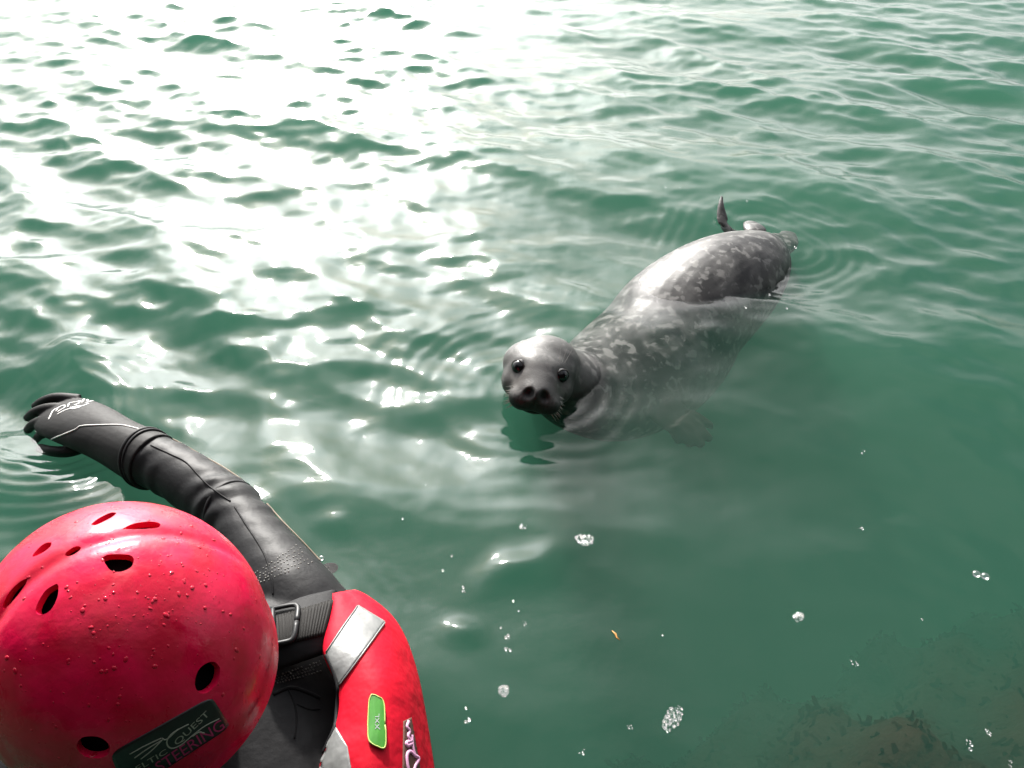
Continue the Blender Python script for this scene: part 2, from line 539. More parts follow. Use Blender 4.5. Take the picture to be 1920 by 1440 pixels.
def build_sea():
    X, Y, sp = wave_field()
    # shelter: nearly flat by the rocks close in on the right, lively further out
    out = sstep(0.62, 1.45, Y - 0.06 * X)
    left = sstep(0.0, -0.75, X)
    calm = np.clip(0.14 + 0.86 * out + 0.7 * left, 0, 1.4)
    calm = calm * (1 - .55 * np.exp(-((X - .28) ** 2 + (Y - 1.35) ** 2) / .30 ** 2))
    Z = np.zeros_like(X); DX = np.zeros_like(X); DY = np.zeros_like(X)
    # gusts: patches of stronger and weaker ripple
    g1 = np.sin(1.7 * X + 0.9 * Y + .4) * np.sin(-1.1 * X + 1.9 * Y + 1.3)
    g2 = np.sin(3.9 * X - 2.2 * Y + 2.0) * np.sin(2.5 * X + 3.4 * Y)
    gust = 1 + 0.18 * g1 + 0.25 * g2
    comp = []
    r = np.random.default_rng(47)
    def add(n, l0, l1, slope, spread, sheltered, gusty):
        for _ in range(n):
            lam = math.exp(r.uniform(math.log(l0), math.log(l1)))
            th = R(-122) + r.normal(0, spread)
            comp.append((lam, th, slope * lam / (2 * math.pi) * r.uniform(.5, 1.3), r.uniform(0, 2 * math.pi), sheltered, gusty))
    add(5, 1.1, 2.2, .014, .35, .15, 0)
    add(14, .42, .95, .031, .50, .75, .3)
    add(24, .20, .42, .044, .50, 1.0, .8)
    add(30, .085, .20, .026, .60, 1.0, 1.0)
    add(26, .032, .085, .017, .85, 1.0, 1.0)
    for lam, th, A, ph, sh, gu in comp:
        k = 2 * math.pi / lam
        cx, sy_ = math.cos(th), math.sin(th)
        att = sstep(2.2, 5.0, lam / sp)
        a = A * att * (1 - sh + sh * (np.minimum(calm, 1.0) if lam > .3 else calm)) * (1 - gu + gu * gust)
        if lam < .2:
            a = a * (1 + .35 * sstep(1.4, 2.6, Y))
        a = a * (1 - .30 * sstep(1.15, 1.9, Y) * (1 if lam > .12 else .5))
        arg = k * (X * cx + Y * sy_) + ph + 0.5 * g1
        Z += a * np.cos(arg)
        DX -= 0.75 * a * cx * np.sin(arg)
        DY -= 0.75 * a * sy_ * np.sin(arg)
    def rings(p, lam, A, r0, r1, cen=None, wid=None):
        wx = .012 * np.sin(11 * Y + 7 * X + 1) + .006 * np.sin(29 * X - 17 * Y)
        wy = .012 * np.sin(13 * X - 5 * Y + 2) + .006 * np.sin(31 * Y + 11 * X)
        d = np.hypot(X - p[0] + wx, Y - p[1] + wy)
        A = A * (.35 + .65 * np.clip(.5 + np.sin(9 * X + 4 * Y + 40 * lam) * np.sin(7 * Y - 6 * X), 0, 1))
        w = sstep(r0, r0 + .03, d) * (1 - sstep(r0 + .05, r1, d)) * sstep(2.5, 5, lam / sp)
        if cen is not None:
            a = np.arctan2(Y - p[1], X - p[0])
            dd = np.angle(np.exp(1j * (a - cen)))
            w = w * np.exp(-(dd / wid) ** 2)
        return A * w * np.cos(2 * math.pi * d / lam + 2.0 * np.sin(3 * np.arctan2(Y - p[1], X - p[0])))
    Z += rings(SEAL_HEAD, .030, .0011, .05, .42, R(150), 1.0)
    Z += rings(SEAL_HEAD, .026, .0009, .05, .30, R(-10), 1.0)
    Z += rings(SEAL_HEAD, .045, .0012, .05, .40, R(-100), 1.2)
    Z += rings(SEAL_TAIL, .034, .0011, .04, .40)
    Z += rings((0.22, 1.42), .026, .0011, .05, .45, R(140), .8)
    Z += rings(HAND, .027, .0013, .05, .38)
    Z += rings(SHOULDER, .022, .0010, .02, .16, R(20), .9)
    Z += rings(at(100, 965), .016, .0009, .0, .10)
    # the water piles up a little where it runs over the seal's neck and shoulders
    for (px, py, h, s) in ((1120, 600, .006, .035), (1230, 640, .007, .04), (1330, 630, .006, .03)):
        c = at(px, py)
        Z += h * np.exp(-((X - c.x) ** 2 + (Y - c.y) ** 2) / s ** 2)
    Z += .017 * np.exp(-((X - .15) ** 2 + (Y - 1.27) ** 2) / .13 ** 2) + .006 * np.exp(-((X - .30) ** 2 + (Y - 1.36) ** 2) / .10 ** 2)
    # low swells left on the sheltered water, whose far slopes catch the sun
    for (pa, pb, h, sw) in (((905, 1095), (1045, 1035), .0085, .026), ((845, 1190), (905, 1170), .0060, .020), ((1190, 985), (1290, 1010), .0030, .03), ((600, 985), (665, 975), .0040, .022)):
        a3, b3 = at(*pa), at(*pb)
        c3, d3 = (a3 + b3) / 2, (b3 - a3)
        ln = d3.length; d3 = d3 / ln
        al = (X - c3.x) * d3.x + (Y - c3.y) * d3.y
        pe = -(X - c3.x) * d3.y + (Y - c3.y) * d3.x + .006 * np.sin(al * 60)
        Z += h * np.exp(-(al / (ln * .5)) ** 2 - (pe / sw) ** 2)
    ny, nx = X.shape
    P = np.stack([X + DX, Y + DY, Z], -1).reshape(-1, 3)
    idx = np.arange(ny * nx).reshape(ny, nx)
    F = np.stack([idx[:-1, :-1], idx[:-1, 1:], idx[1:, 1:], idx[1:, :-1]], -1).reshape(-1, 4)
    # sides and bottom close the body of water
    rim = np.concatenate([idx[0, :], idx[1:, -1], idx[-1, -2::-1], idx[-2:0:-1, 0]])
    low = P[rim].copy(); low[:, 2] = -5.0
    n0 = len(P)
    P = np.vstack([P, low])
    m = len(rim)
    a = np.arange(m); b2 = (a + 1) % m
    side = np.stack([rim[b2], rim[a], n0 + a, n0 + b2], -1)
    F = np.vstack([F, side])
    me = bpy.data.meshes.new('water')
    nf = len(F)
    bott = [int(n0 + i) for i in range(m)][::-1]
    me.vertices.add(len(P)); me.vertices.foreach_set('co', P.astype(np.float32).ravel())
    me.loops.add(nf * 4 + m)
    me.loops.foreach_set('vertex_index', np.concatenate([F.ravel(), np.array(bott)]).astype(np.int32))
    me.polygons.add(nf + 1)
    me.polygons.foreach_set('loop_start', np.concatenate([np.arange(nf) * 4, [nf * 4]]).astype(np.int32))
    sm = np.ones(nf + 1, bool); sm[-(m + 1):] = False
    me.polygons.foreach_set('use_smooth', sm)
    me.update(calc_edges=True)
    me.validate()
    me.materials.append(M['water'])
    o = link(bpy.data.objects.new('water', me))
    tag(o, 'choppy green sea water with white sun glitter around the swimmer', 'water', kind='structure')
    return o
water = build_sea()
water_bvh = None

# ------------------------------------------------------------------ seabed with a weedy ledge rising at the near right
def ledge_h(x, y):
    e = .344 * (x - .19) - .939 * (y - .62)               # positive towards the near right
    e = np.minimum(e, (x - .06) * .9)
    e = e + 0.035 * np.sin(9 * x + 1) * np.sin(8 * y) + 0.025 * np.sin(21 * x + 7 * y) + .015 * np.sin(43 * x - 37 * y)
    return -2.6 + 2.2 * sstep(-.5, -.02, e) + .31 * sstep(-.10, .26, e) + 0.02 * np.sin(19 * x + 2) * np.sin(21 * y) + .014 * np.sin(47 * x) * np.sin(41 * y)

def build_bed():
    xs = np.concatenate([np.linspace(-420, -4, 14)[:-1], np.linspace(-4, 5, 261), np.linspace(5, 420, 14)[1:]])
    ys = np.concatenate([np.linspace(-65, -3, 8)[:-1], np.linspace(-3, 5, 231), np.linspace(5, 520, 14)[1:]])
    X, Y = np.meshgrid(xs, ys)
    far = sstep(3.0, 8.0, np.hypot(X, Y - 1))
    Z = ledge_h(X, Y) * (1 - far) + (-3.0) * far
    V = np.stack([X, Y, Z], -1).reshape(-1, 3)
    nx = len(xs)
    F = [(j * nx + i, j * nx + i + 1, (j + 1) * nx + i + 1, (j + 1) * nx + i) for j in range(len(ys) - 1) for i in range(nx - 1)]
    o = mesh_obj('seabed', V, F, M['rock'])
    tag(o, 'dark brown rocky seabed rising under the water', 'seabed', kind='structure')
    # weed fronds swaying from the ledge
    verts, faces = [], []
    for _ in range(12000):
        x, y = rng.uniform(-0.1, 1.6), rng.uniform(-0.3, 1.0)
        z = float(ledge_h(np.array(x), np.array(y)))
        if z < -0.55:
            continue
        L = rng.uniform(.008, .022); w = rng.uniform(.003, .008)
        d = rng.uniform(0, 6.28)
        lean = rng.uniform(.3, 1.0)
        side = Vector((math.cos(d), math.sin(d), 0))
        dirv = Vector((math.cos(d + 1.57), math.sin(d + 1.57), 0))
        n0 = len(verts)
        for s in range(5):
            t = s / 4
            c = Vector((x, y, z - .01)) + dirv * (L * lean * t * t) + Vector((0, 0, L * t * (1 - .35 * t)))
            c.z = min(c.z, -0.055)
            ww = w * (1 - .7 * t) * (1 + .4 * math.sin(9 * t + d))
            verts += [c - side * ww, c + side * ww]
        for s in range(4):
            faces.append((n0 + 2 * s, n0 + 2 * s + 1, n0 + 2 * s + 3, n0 + 2 * s + 2))
    w = mesh_obj('seaweed', verts, faces, M['weed'])
    tag(w, 'brown seaweed growing on the sunken ledge', 'seaweed', kind='stuff')
build_bed()

# ------------------------------------------------------------------ the cliff the photographer stands against
def build_cliff():
    nu, nv = 120, 60
    V, F = [], []
    for j in range(nv + 1):
        for i in range(nu + 1):
            a = R(-205) + R(230) * i / nu               # curves round behind the camera
            z = -3.2 + 12.0 * j / nv
            n = .35 * math.sin(a * 7 + z * .9) + .22 * math.sin(a * 17 - z * 2.1 + 1) + .12 * math.sin(a * 37 + z * 4.3) + .10 * math.sin(z * 5 + 3 * math.sin(a * 5))
            n += .06 * random.uniform(-1, 1)
            rad = 3.4 + .12 * max(z, 0) + n + 2.6 * max(0, math.cos(a * 1.0)) ** 4 * .2
            V.append((rad * 1.5 * math.cos(a), -0.6 + rad * math.sin(a) * .8 , z))
    for j in range(nv):
        for i in range(nu):
            k = j * (nu + 1) + i
            F.append((k, k + 1, k + nu + 2, k + nu + 1))
    o = mesh_obj('cliff', V, F, M['rock'], smooth=False)
    tag(o, 'dark rocky sea cliff behind the photographer', 'cliff', kind='structure')
build_cliff()

# ------------------------------------------------------------------ the seal
def build_seal():
    root = thing('seal', (SEAL_HEAD.x, SEAL_HEAD.y, 0), 'grey mottled seal floating at the surface and looking up at the swimmer', 'seal')
    hc = SEAL_HEAD
    b = (CAMP - hc).normalized()
    r0 = Vector((1, 0, 0)); r0 = (r0 - b * r0.dot(b)).normalized()
    u0 = b.cross(r0)
    roll, pit = R(13.0), R(25.0)
    hr = r0 * math.cos(roll) - u0 * math.sin(roll)
    hu = r0 * math.sin(roll) + u0 * math.cos(roll)
    nose = b * math.cos(pit) - hu * math.sin(pit)
    up = hu * math.cos(pit) + b * math.sin(pit)
    yaw = R(-3)
    hr, nose = hr * math.cos(yaw) - nose * math.sin(yaw) * -1, nose * math.cos(yaw) - hr * math.sin(yaw)
    nose.normalize(); hr = up.cross(nose).normalized()
    AX = (hr, up, nose)
    def W(x, y, z):                                     # head-local centimetres to world
        return hc + (hr * x + up * y + nose * z) * 0.01
    def E(c, rad):
        return ellipsoid(W(*c), AX, [q * .01 for q in rad], 30, 20)
    shapes = [E((0.15, -.2, -1.0), (6.8, 4.6, 6.0)), E((1.2, .3, -2.4), (5.8, 4.7, 5.4)), E((0, -.5, 1.6), (5.7, 4.6, 5.4)),
              E((0, -1.1, 4.0), (4.5, 3.8, 4.6)), E((0, -1.5, 6.4), (3.7, 3.1, 3.6)),
              E((-2.0, -2.5, 7.3), (2.6, 2.2, 2.6)), E((2.0, -2.5, 7.3), (2.6, 2.2, 2.6)),
              E((0, -0.75, 8.6), (2.4, 1.5, 1.8)), E((0, -3.8, 5.4), (2.9, 1.9, 3.2)),
              E((-3.4, -1.9, 2.4), (2.9, 3.0, 3.6)), E((3.4, -1.9, 2.4), (2.9, 3.0, 3.6))]
    # trunk: from inside the head back to the tail
    key = [(hc.x + .004, hc.y + .012, hc.z - .012, .055, .050), (.080, 1.185, -.012, .072, .060), (.122, 1.235, -.078, .100, .080), (.184, 1.284, -.112, .128, .100),
           (.252, 1.350, -.120, .146, .113), (.315, 1.424, -.114, .148, .119), (.365, 1.490, -.086, .143, .122), (.438, 1.552, -.062, .130, .118),
           (.505, 1.604, -.048, .110, .103), (.557, 1.652, -.044, .080, .079), (.600, 1.718, -.055, .042, .046), (.634, 1.788, -.065, .024, .026), (.648, 1.815, -.067, .012, .014)]
    K = crom(key, 60)
    shapes.append(loft(K[:, :3], np.clip(K[:, 3:], .006, 1), 40))
    def flip(pts, seg=18):
        k = crom([(*at(px, py, z), a, t) for px, py, z, a, t in pts], 22)
        return loft(k[:, :3], np.clip(k[:, 3:], .003, 1), seg)
    # fore flipper under water at the near side, with five blunt toes
    shapes.append(flip([(1205, 722, -.12, .03, .022), (1232, 755, -.10, .036, .015), (1262, 780, -.10, .042, .010), (1288, 798, -.112, .044, .008)]))
    for k, (px, py, l) in enumerate(((1276, 832, 1), (1298, 838, 1.0), (1318, 838, 1), (1334, 826, 1), (1337, 800, .9))):
        q0 = (1268 + k * 5, 798 - k * 6)
        shapes.append(flip([(*q0, -.098, .014, .008), ((q0[0] + px) / 2, (q0[1] + py) / 2, -.108, .015, .0075), (px, py, -.12, .009, .005)], 12))
    # hind flippers
    shapes.append(flip([(1440, 468, -.05, .022, .020), (1425, 448, -.012, .024, .016), (1415, 430, .002, .026, .011), (1405, 418, -.006, .016, .007)]))
    shapes.append(flip([(1436, 470, -.05, .02, .02), (1400, 450, -.055, .022, .012), (1370, 436, -.03, .022, .010), (1357, 418, .0, .017, .0075), (1352, 392, .022, .010, .006), (1353, 368, .040, .004, .004)]))
    shapes.append(flip([(1440, 478, -.06, .024, .020), (1462, 466, -.06, .030, .014), (1474, 452, -.055, .030, .011), (1478, 436, -.055, .018, .006)]))
    body = fuse('body', shapes, 0.0025, 12, M['seal'])
    me = body.data
    n = len(me.vertices)
    co = np.zeros(n * 3); me.vertices.foreach_get('co', co); co = co.reshape(-1, 3)
    ed = np.zeros(len(me.edges) * 2, np.int64); me.edges.foreach_get('vertices', ed); ed = ed.reshape(-1, 2)
    near = (np.linalg.norm(co - np.array(hc), axis=1) < .13)
    ed = ed[near[ed[:, 0]] & near[ed[:, 1]]]
    deg = np.bincount(ed.ravel(), minlength=n).astype(float); deg[deg == 0] = 1
    lock = (1 - sstep(.10, .13, np.linalg.norm(co - np.array(hc), axis=1)))[:, None]
    for _ in range(20):                                 # blend the skull's forms into one another
        acc = np.zeros_like(co)
        for k in range(3):
            acc[:, k] = np.bincount(ed[:, 0], co[ed[:, 1], k], n) + np.bincount(ed[:, 1], co[ed[:, 0], k], n)
        av = np.where(near[:, None], acc / deg[:, None], co)
        co = co + (av - co) * .6 * lock
    rel = co - np.array(hc)
    lx, ly, lz = (rel @ np.array(hr)) * 100, (rel @ np.array(up)) * 100, (rel @ np.array(nose)) * 100
    def gs(x, y, z, s):
        return np.exp(-((lx - x) ** 2 + (ly - y) ** 2 + (lz - z) ** 2) / s ** 2)
    # sockets, nostrils, mouth line, brow creases: pressed into the skin
    d = np.zeros((n, 3))
    NO, HR, UP = np.array(nose), np.array(hr), np.array(up)
    for s in (-1, 1):
        inw = -(HR * s * .55 + NO * .75 + UP * .25)
        d += (gs(s * 3.9, 1.3, 4.6, 1.6) * .0048)[:, None] * inw
        rr = np.hypot((lx - s * 1.28) * 1.1 + (ly + .55) * .35 * s, (ly + .55) * .95)
        m = np.exp(-(rr / .86) ** 4) * (lz > 6.3)
        d -= (m * .011)[:, None] * NO
        d += (gs(s * 2.1, 1.1, 5.6, 1.0) * .0012)[:, None] * inw * -1
    mouth = np.exp(-((ly + 4.15 + .10 * lx ** 2) / .22) ** 2) * (lz > 4) * (np.abs(lx) < 3.6)
    d -= (mouth * .0025)[:, None] * NO
    phil = np.exp(-(lx / .18) ** 2) * (lz > 7) * (ly < -1.3) * (ly > -4)
    d -= (phil * .002)[:, None] * NO
    co2 = co + d
    me.vertices.foreach_set('co', co2.ravel())
    # coat colours: r, g, b and how far they replace the body pattern
    col = np.zeros((n, 4)); 
    nz = np.sin(lx * 3.1 + 2) * np.sin(ly * 2.7) * np.sin(lz * 2.9) * .5 + .5
    head = 1 - sstep(8.0, 11.5, np.sqrt(lx ** 2 + ly ** 2 + lz ** 2))
    head = np.maximum(head, (lz > 4) & (np.abs(lx) < 6))
    base = (0.125 + .03 * nz)[:, None] * np.array([1.0, .985, .95])
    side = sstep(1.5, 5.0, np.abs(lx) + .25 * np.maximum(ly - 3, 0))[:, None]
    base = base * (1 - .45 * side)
    tan = np.array([0.085, 0.068, 0.058])
    w = np.clip(gs(-2.6, -.6, 6, 2.2) + gs(2.6, -.6, 6, 2.2), 0, 1)[:, None] * .8
    base = base * (1 - w) + tan * w
    br = np.exp(-(lx / 1.25) ** 2)[:, None] * sstep(1, 5, lz)[:, None] * .75
    base = base * (1 - br) + np.array([.19, .187, .183]) * br
    dark = sstep(-0.4, -2.0, ly + .12 * np.abs(lx)) * sstep(5.0, 7.0, lz)
    nosep = np.exp(-(np.hypot(lx, (ly + .75) * 1.25) / 1.9) ** 4) * (lz > 7.2)
    dark = np.clip(np.maximum(dark, nosep), 0, 1)[:, None] * .92
    base = base * (1 - dark) + np.array([.008, .007, .0068]) * dark
    eyer = np.clip(sum(gs(s * 3.9, 1.25, 4.6, 1.5) for s in (-1, 1)) * 1.3, 0, 1)[:, None] * .75
    base = base * (1 - eyer) + np.array([.02, .018, .017]) * eyer
    spots = sum(np.exp(-(((lx - s * (1.6 + .62 * i)) ** 2 + (ly + 1.5 + .55 * j) ** 2) / .018)) for s in (-1, 1) for i in range(4) for j in range(4)) * (lz > 5)
    base = base * (1 - np.clip(spots, 0, 1)[:, None] * .7)
    nost = np.zeros(n)
    for s in (-1, 1):
        rr = np.hypot((lx - s * 1.28) * 1.1 + (ly + .55) * .35 * s, (ly + .55) * .95)
        nost += np.exp(-(rr / .80) ** 6) * (lz > 6)
    base = base * (1 - np.clip(nost, 0, 1)[:, None] * .9)
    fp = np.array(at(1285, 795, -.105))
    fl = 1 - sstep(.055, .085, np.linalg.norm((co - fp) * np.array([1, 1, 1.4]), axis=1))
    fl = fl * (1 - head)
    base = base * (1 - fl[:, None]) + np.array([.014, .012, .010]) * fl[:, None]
    col[:, :3] = base
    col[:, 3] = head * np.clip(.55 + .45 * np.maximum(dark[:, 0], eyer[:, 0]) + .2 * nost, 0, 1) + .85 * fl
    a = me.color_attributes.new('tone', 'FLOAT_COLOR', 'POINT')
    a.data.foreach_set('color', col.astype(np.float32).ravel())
    me.update()
    parent_keep(body, root)
    # eyes with lids
    for s in (-1, 1):
        v, f = ellipsoid(W(s * 3.45, 1.2, 3.75), AX, (.0142, .0132, .0142), 28, 18)
        eye = mesh_obj('eye', v, f, M['eye'])
        parent_keep(eye, root)
        n_e = (hr * s * .55 + nose * .78 + up * .22).normalized()          # lids ring the eyeball
        a_ = n_e.cross(up).normalized(); b_ = n_e.cross(a_)
        c_ = W(s * 3.42, 1.25, 3.72) + n_e * .0072
        LV, LF = [], []
        for i in range(28):
            t = 2 * math.pi * i / 28
            rd_ = a_ * math.cos(t) * 1.06 + b_ * math.sin(t) * .92
            for j in range(8):
                g = 2 * math.pi * j / 8
                LV.append(c_ + rd_ * (.0116 + .0016 * math.cos(g)) + n_e * .0012 * math.sin(g))
        for i in range(28):
            for j in range(8):
                LF.append((i * 8 + j, ((i + 1) % 28) * 8 + j, ((i + 1) % 28) * 8 + (j + 1) % 8, i * 8 + (j + 1) % 8))
        parent_keep(mesh_obj('eyelid', LV, LF, M['eyelid']), root)
    # whiskers: short stiff wet bristles fringing the muzzle, and brow hairs
    def bristle(p, d, L, rad):
        q = p + d * L
        s = d.orthogonal().normalized(); t = d.cross(s)
        vs_ = []
        for c, rr in ((p, rad), (p + d * L * .6, rad * .8), (q, rad * .25)):
            vs_ += [c + (s * math.cos(k * 2.094) + t * math.sin(k * 2.094)) * rr for k in range(3)]
        fs = [(3 * i + k, 3 * i + (k + 1) % 3, 3 * i + 3 + (k + 1) % 3, 3 * i + 3 + k) for i in range(2) for k in range(3)] + [(6, 7, 8)]
        return vs_, fs
    def whisk(items, name):
        V, F = [], []
        for it in items:
            v, f = bristle(*it)
            o = len(V); V += v; F += [tuple(i + o for i in q) for q in f]
        o = mesh_obj(name, V, F, M['whisker'])
        o['kind'] = 'stuff'
        parent_keep(o, root)
    for s in (-1, 1):
        items = []
        for k in range(40):
            t = k / 39
            p = W(s * (3.0 + .55 * math.sin(t * 3.1)), -1.0 - 3.2 * t + random.uniform(-.3, .3), 6.7 + random.uniform(-1.2, .8))
            dd = (hr * s * 1.0 + up * (-.25 - .7 * t + random.uniform(-.2, .2)) + nose * random.uniform(-.1, .35)).normalized()
            items.append((p, dd, random.uniform(.010, .022), .0006))
        whisk(items, 'whiskers')
    items = [(W(s * 3.2 + dx, 3.6, 3.6), (up + hr * (dx * .4) + nose * .3).normalized(), .03, .0003) for s in (-1, 1) for dx in (-.4, .1, .5)]
    whisk(items, 'brow_hairs')
    return root
seal = build_seal()

# ------------------------------------------------------------------ the swimmer
F2 = Vector((-0.62, 0.785, 0)).normalized()          # the way the swimmer faces
R2 = Vector((F2.y, -F2.x, 0))
HC = at(241, 1211, 0.232)                              # middle of the helmet
person = thing('person', (HC.x, HC.y, -1.0), 'swimmer in red helmet, black wetsuit and red buoyancy vest reaching an arm out', 'person')

ARM_PIX = [(600, 1190, -.005, .060), (560, 1132, .016, .056), (518, 1074, .020, .051), (476, 1016, .020, .0455),
           (438, 966, .020, .0435), (397, 931, .020, .043), (338, 890, .021, .042), (285, 862, .022, .041), (240, 838, .020, .037), (200, 820, .012, .033)]

def build_body():
    sh = []
    arm = crom([(*at(px, py, z), r) for px, py, z, r in ARM_PIX], 60)
    av, af = loft(arm[:, :3], [(r, r * .97) for r in arm[:, 3]], 48)
    av = np.array(av)
    for i in range(60):                                  # creases bunch up at the elbow and before the cuff
        t = i / 59
        c = arm[i, :3]
        fold = .0030 * math.exp(-((t - .46) / .10) ** 2) + .0016 * math.exp(-((t - .74) / .08) ** 2) + .0006
        for j in range(48):
            a = 2 * math.pi * j / 48
            q = math.sin(t * 95 + 2.2 * math.sin(a + 1) + 1.3 * math.sin(2 * a)) * (.6 + .4 * math.sin(a * 2 + t * 20))
            step = .0032 * (sstep(.445, .455, np.array(t + .012 * math.sin(a))) - sstep(.455, .60, np.array(t)))
            e = av[i * 48 + j] - c
            av[i * 48 + j] = c + e * (1 + (fold * q + float(step)) / np.linalg.norm(e))
    sh.append((list(av), af))
    # palm and fingers inside the glove are the glove's own shape; here the hand in brief
    nb = at(330, 1300, 0.07)
    back = -F2 * .82 + Vector((0, 0, -.42)); back.normalize()
    neck0 = HC + Vector((0, 0, -.05)); 
    sp = [neck0 * 0 + nb + F2 * .07 + Vector((0, 0, -.05)), nb + Vector((0, 0, -.08)), nb + back * .14 + Vector((0, 0, -.075)), nb + back * .28 + Vector((0, 0, -.06)),
          nb + back * .42 + Vector((0, 0, -.03)), nb + back * .56 + Vector((0, 0, -.02)), nb + back * .62 + Vector((0, 0, -.02))]
    rd = [(.10, .07), (.185, .10), (.195, .12), (.175, .115), (.155, .105), (.165, .11), (.10, .07)]
    k = crom([(*p, *q) for p, q in zip(sp, rd)], 40)
    sh.append(loft(k[:, :3], k[:, 3:], 36))
    # neck and head
    k = crom([(*(nb + Vector((0, 0, -.03))), .07, .075), (*(nb * .5 + HC * .5 + Vector((0, 0, -.02))), .062, .066), (*HC, .06, .062)], 14)
    sh.append(loft(k[:, :3], k[:, 3:], 24, up=tuple(F2)))
    A = (F2, R2, Vector((0, 0, 1)))
    sh.append(ellipsoid(HC + Vector((0, 0, .0)), A, (.100, .078, .098)))
    sh.append(ellipsoid(HC + F2 * .035 + Vector((0, 0, -.075)), A, (.062, .058, .065)))     # jaw
    sh.append(ellipsoid(HC + F2 * .108 + Vector((0, 0, -.045)), A, (.016, .013, .022)))     # nose
    for s in (-1, 1):
        sh.append(ellipsoid(HC + R2 * s * .08 + Vector((0, 0, -.045)), A, (.018, .010, .030)))
    # other arm hanging under water, legs down to the bottom
    ls = at(60, 1470, .0)
    lk = crom([(*ls, .055), (*(ls + F2 * .06 + Vector((0, 0, -.18))), .048), (*(ls + F2 * .16 - R2 * .02 + Vector((0, 0, -.33))), .041),
               (*(ls + F2 * .33 + Vector((0, 0, -.40))), .032), (*(ls + F2 * .42 + Vector((0, 0, -.42))), .024)], 30)
    sh.append(loft(lk[:, :3], [(r, r) for r in lk[:, 3]], 22))
    hip = nb + back * .58 + Vector((0, 0, -.02))
    for s in (-1, 1):
        h = hip + R2 * s * .085
        lk = crom([(*h, .085), (*(h + F2 * .08 + Vector((0, 0, -.28))), .072), (*(h + F2 * .12 + Vector((0, 0, -.48))), .056),
                   (*(h + F2 * .03 + Vector((0, 0, -.70))), .052), (*(h - F2 * .05 + Vector((0, 0, -.92))), .038), (*(h + F2 * .04 + Vector((0, 0, -.98))), .036), (*(h + F2 * .15 + Vector((0, 0, -.99))), .026)], 40)
        sh.append(loft(lk[:, :3], [(r, r) for r in lk[:, 3]], 22, up=(.3, .2, .9)))
    # bridge between the back and the reaching shoulder
    k = crom([(*(nb + Vector((0, 0, -.07))), .09, .08), (*at(500, 1235, -.01), .085, .075), (*at(585, 1165, .0), .066, .064)], 16)
    sh.append(loft(k[:, :3], k[:, 3:], 24))
    k = crom([(*(nb + Vector((0, 0, -.07))), .09, .08), (*at(180, 1400, -.02), .085, .07), (*ls, .06, .056)], 16)
    sh.append(loft(k[:, :3], k[:, 3:], 24))
    o = fuse('body', sh, 0.0034, 3, M['neoprene'])
    o.data.materials.append(M['skin'])
    parent_keep(o, person)
    return o
body = build_body()
body_bvh = bvh_of(body)

# --- sleeve details
def arm_ring(name, c_px, t_px, z, ra, tube, mat, ru=None, tilt=0.0):
    """rolled edge round the arm at a point of the photograph"""
    c = at(*c_px, z); t = (at(*t_px, z) - c).normalized()
    s = t.cross(Vector((0, 0, 1))).normalized(); u = s.cross(t)
    ru = ru or ra
    V, F = [], []
    n, m = 48, 10
    for i in range(n):
        a = 2 * math.pi * i / n
        cc = c + s * ra * math.cos(a) + u * ru * math.sin(a) + t * (.006 * math.sin(a * 1.0 + 1) + tilt * math.sin(a))
        rad = (s * math.cos(a) + u * math.sin(a))
        for j in range(m):
            b = 2 * math.pi * j / m
            V.append(cc + rad * tube * math.cos(b) + t * tube * 1.3 * math.sin(b))
    for i in range(n):
        for j in range(m):
            F.append((i * m + j, ((i + 1) % n) * m + j, ((i + 1) % n) * m + (j + 1) % m, i * m + (j + 1) % m))
    o = mesh_obj(name, V, F, mat)
    parent_keep(o, person)
    return o
arm_ring('elbow_fold', (436, 963), (380, 915), .020, .0438, .0024, M['neoprene'], tilt=.012)
arm_ring('sleeve_cuff', (274, 858), (230, 830), .0212, .0445, .0024, M['neoprene'], tilt=.008)
arm_ring('sleeve_cuff', (280, 861), (236, 833), .0212, .0445, .0018, M['neoprene'], tilt=.009)
v, f = ellipsoid(at(617, 1066, -.004), (Vector((.95, .2, 0)), Vector((-.2, .95, .1)), Vector((0, -.1, 1))), (.013, .010, .0022), 20, 10)
parent_keep(mesh_obj('dark_oval', v, f, M['black_foam']), person)  # small flat dark oval at the water surface beside the upper arm
drape_tube('seam', [(283, 835), (320, 852), (350, 868), (385, 905), (410, 925), (432, 940)], body_bvh, .0011, M['neoprene_cloth'], person, off=.0004)
drape_tube('seam', [(440, 950), (462, 985), (485, 1020), (500, 1050), (510, 1090), (512, 1115)], body_bvh, .0011, M['neoprene_cloth'], person, off=.0004)
def arm_line(name, t0, t1, ang, rad, mat):
    """glued seam running along the far side of the sleeve"""
    k = crom([(*at(px, py, z), r) for px, py, z, r in ARM_PIX], 200)
    C = k[:, :3]; T = np.gradient(C, axis=0); T /= np.linalg.norm(T, axis=1)[:, None]
    pts = []
    for i in range(int(t0 * 199), int(t1 * 199)):
        sd = np.cross(T[i], (0, 0, 1)); sd /= np.linalg.norm(sd); u = np.cross(sd, T[i])
        w = ang + .10 * math.sin(i * .13)
        pts.append(C[i] + (sd * math.cos(w) + u * math.sin(w)) * (k[i, 3] + .0012))
    v, f = loft(pts, [(rad, rad * .7)] * len(pts), 8)
    parent_keep(mesh_obj(name, v, f, mat), person)
arm_line('seam_edge', .52, .84, R(16), .0015, M['tan'])
arm_line('seam_edge', .18, .42, R(16), .0011, M['tan'])

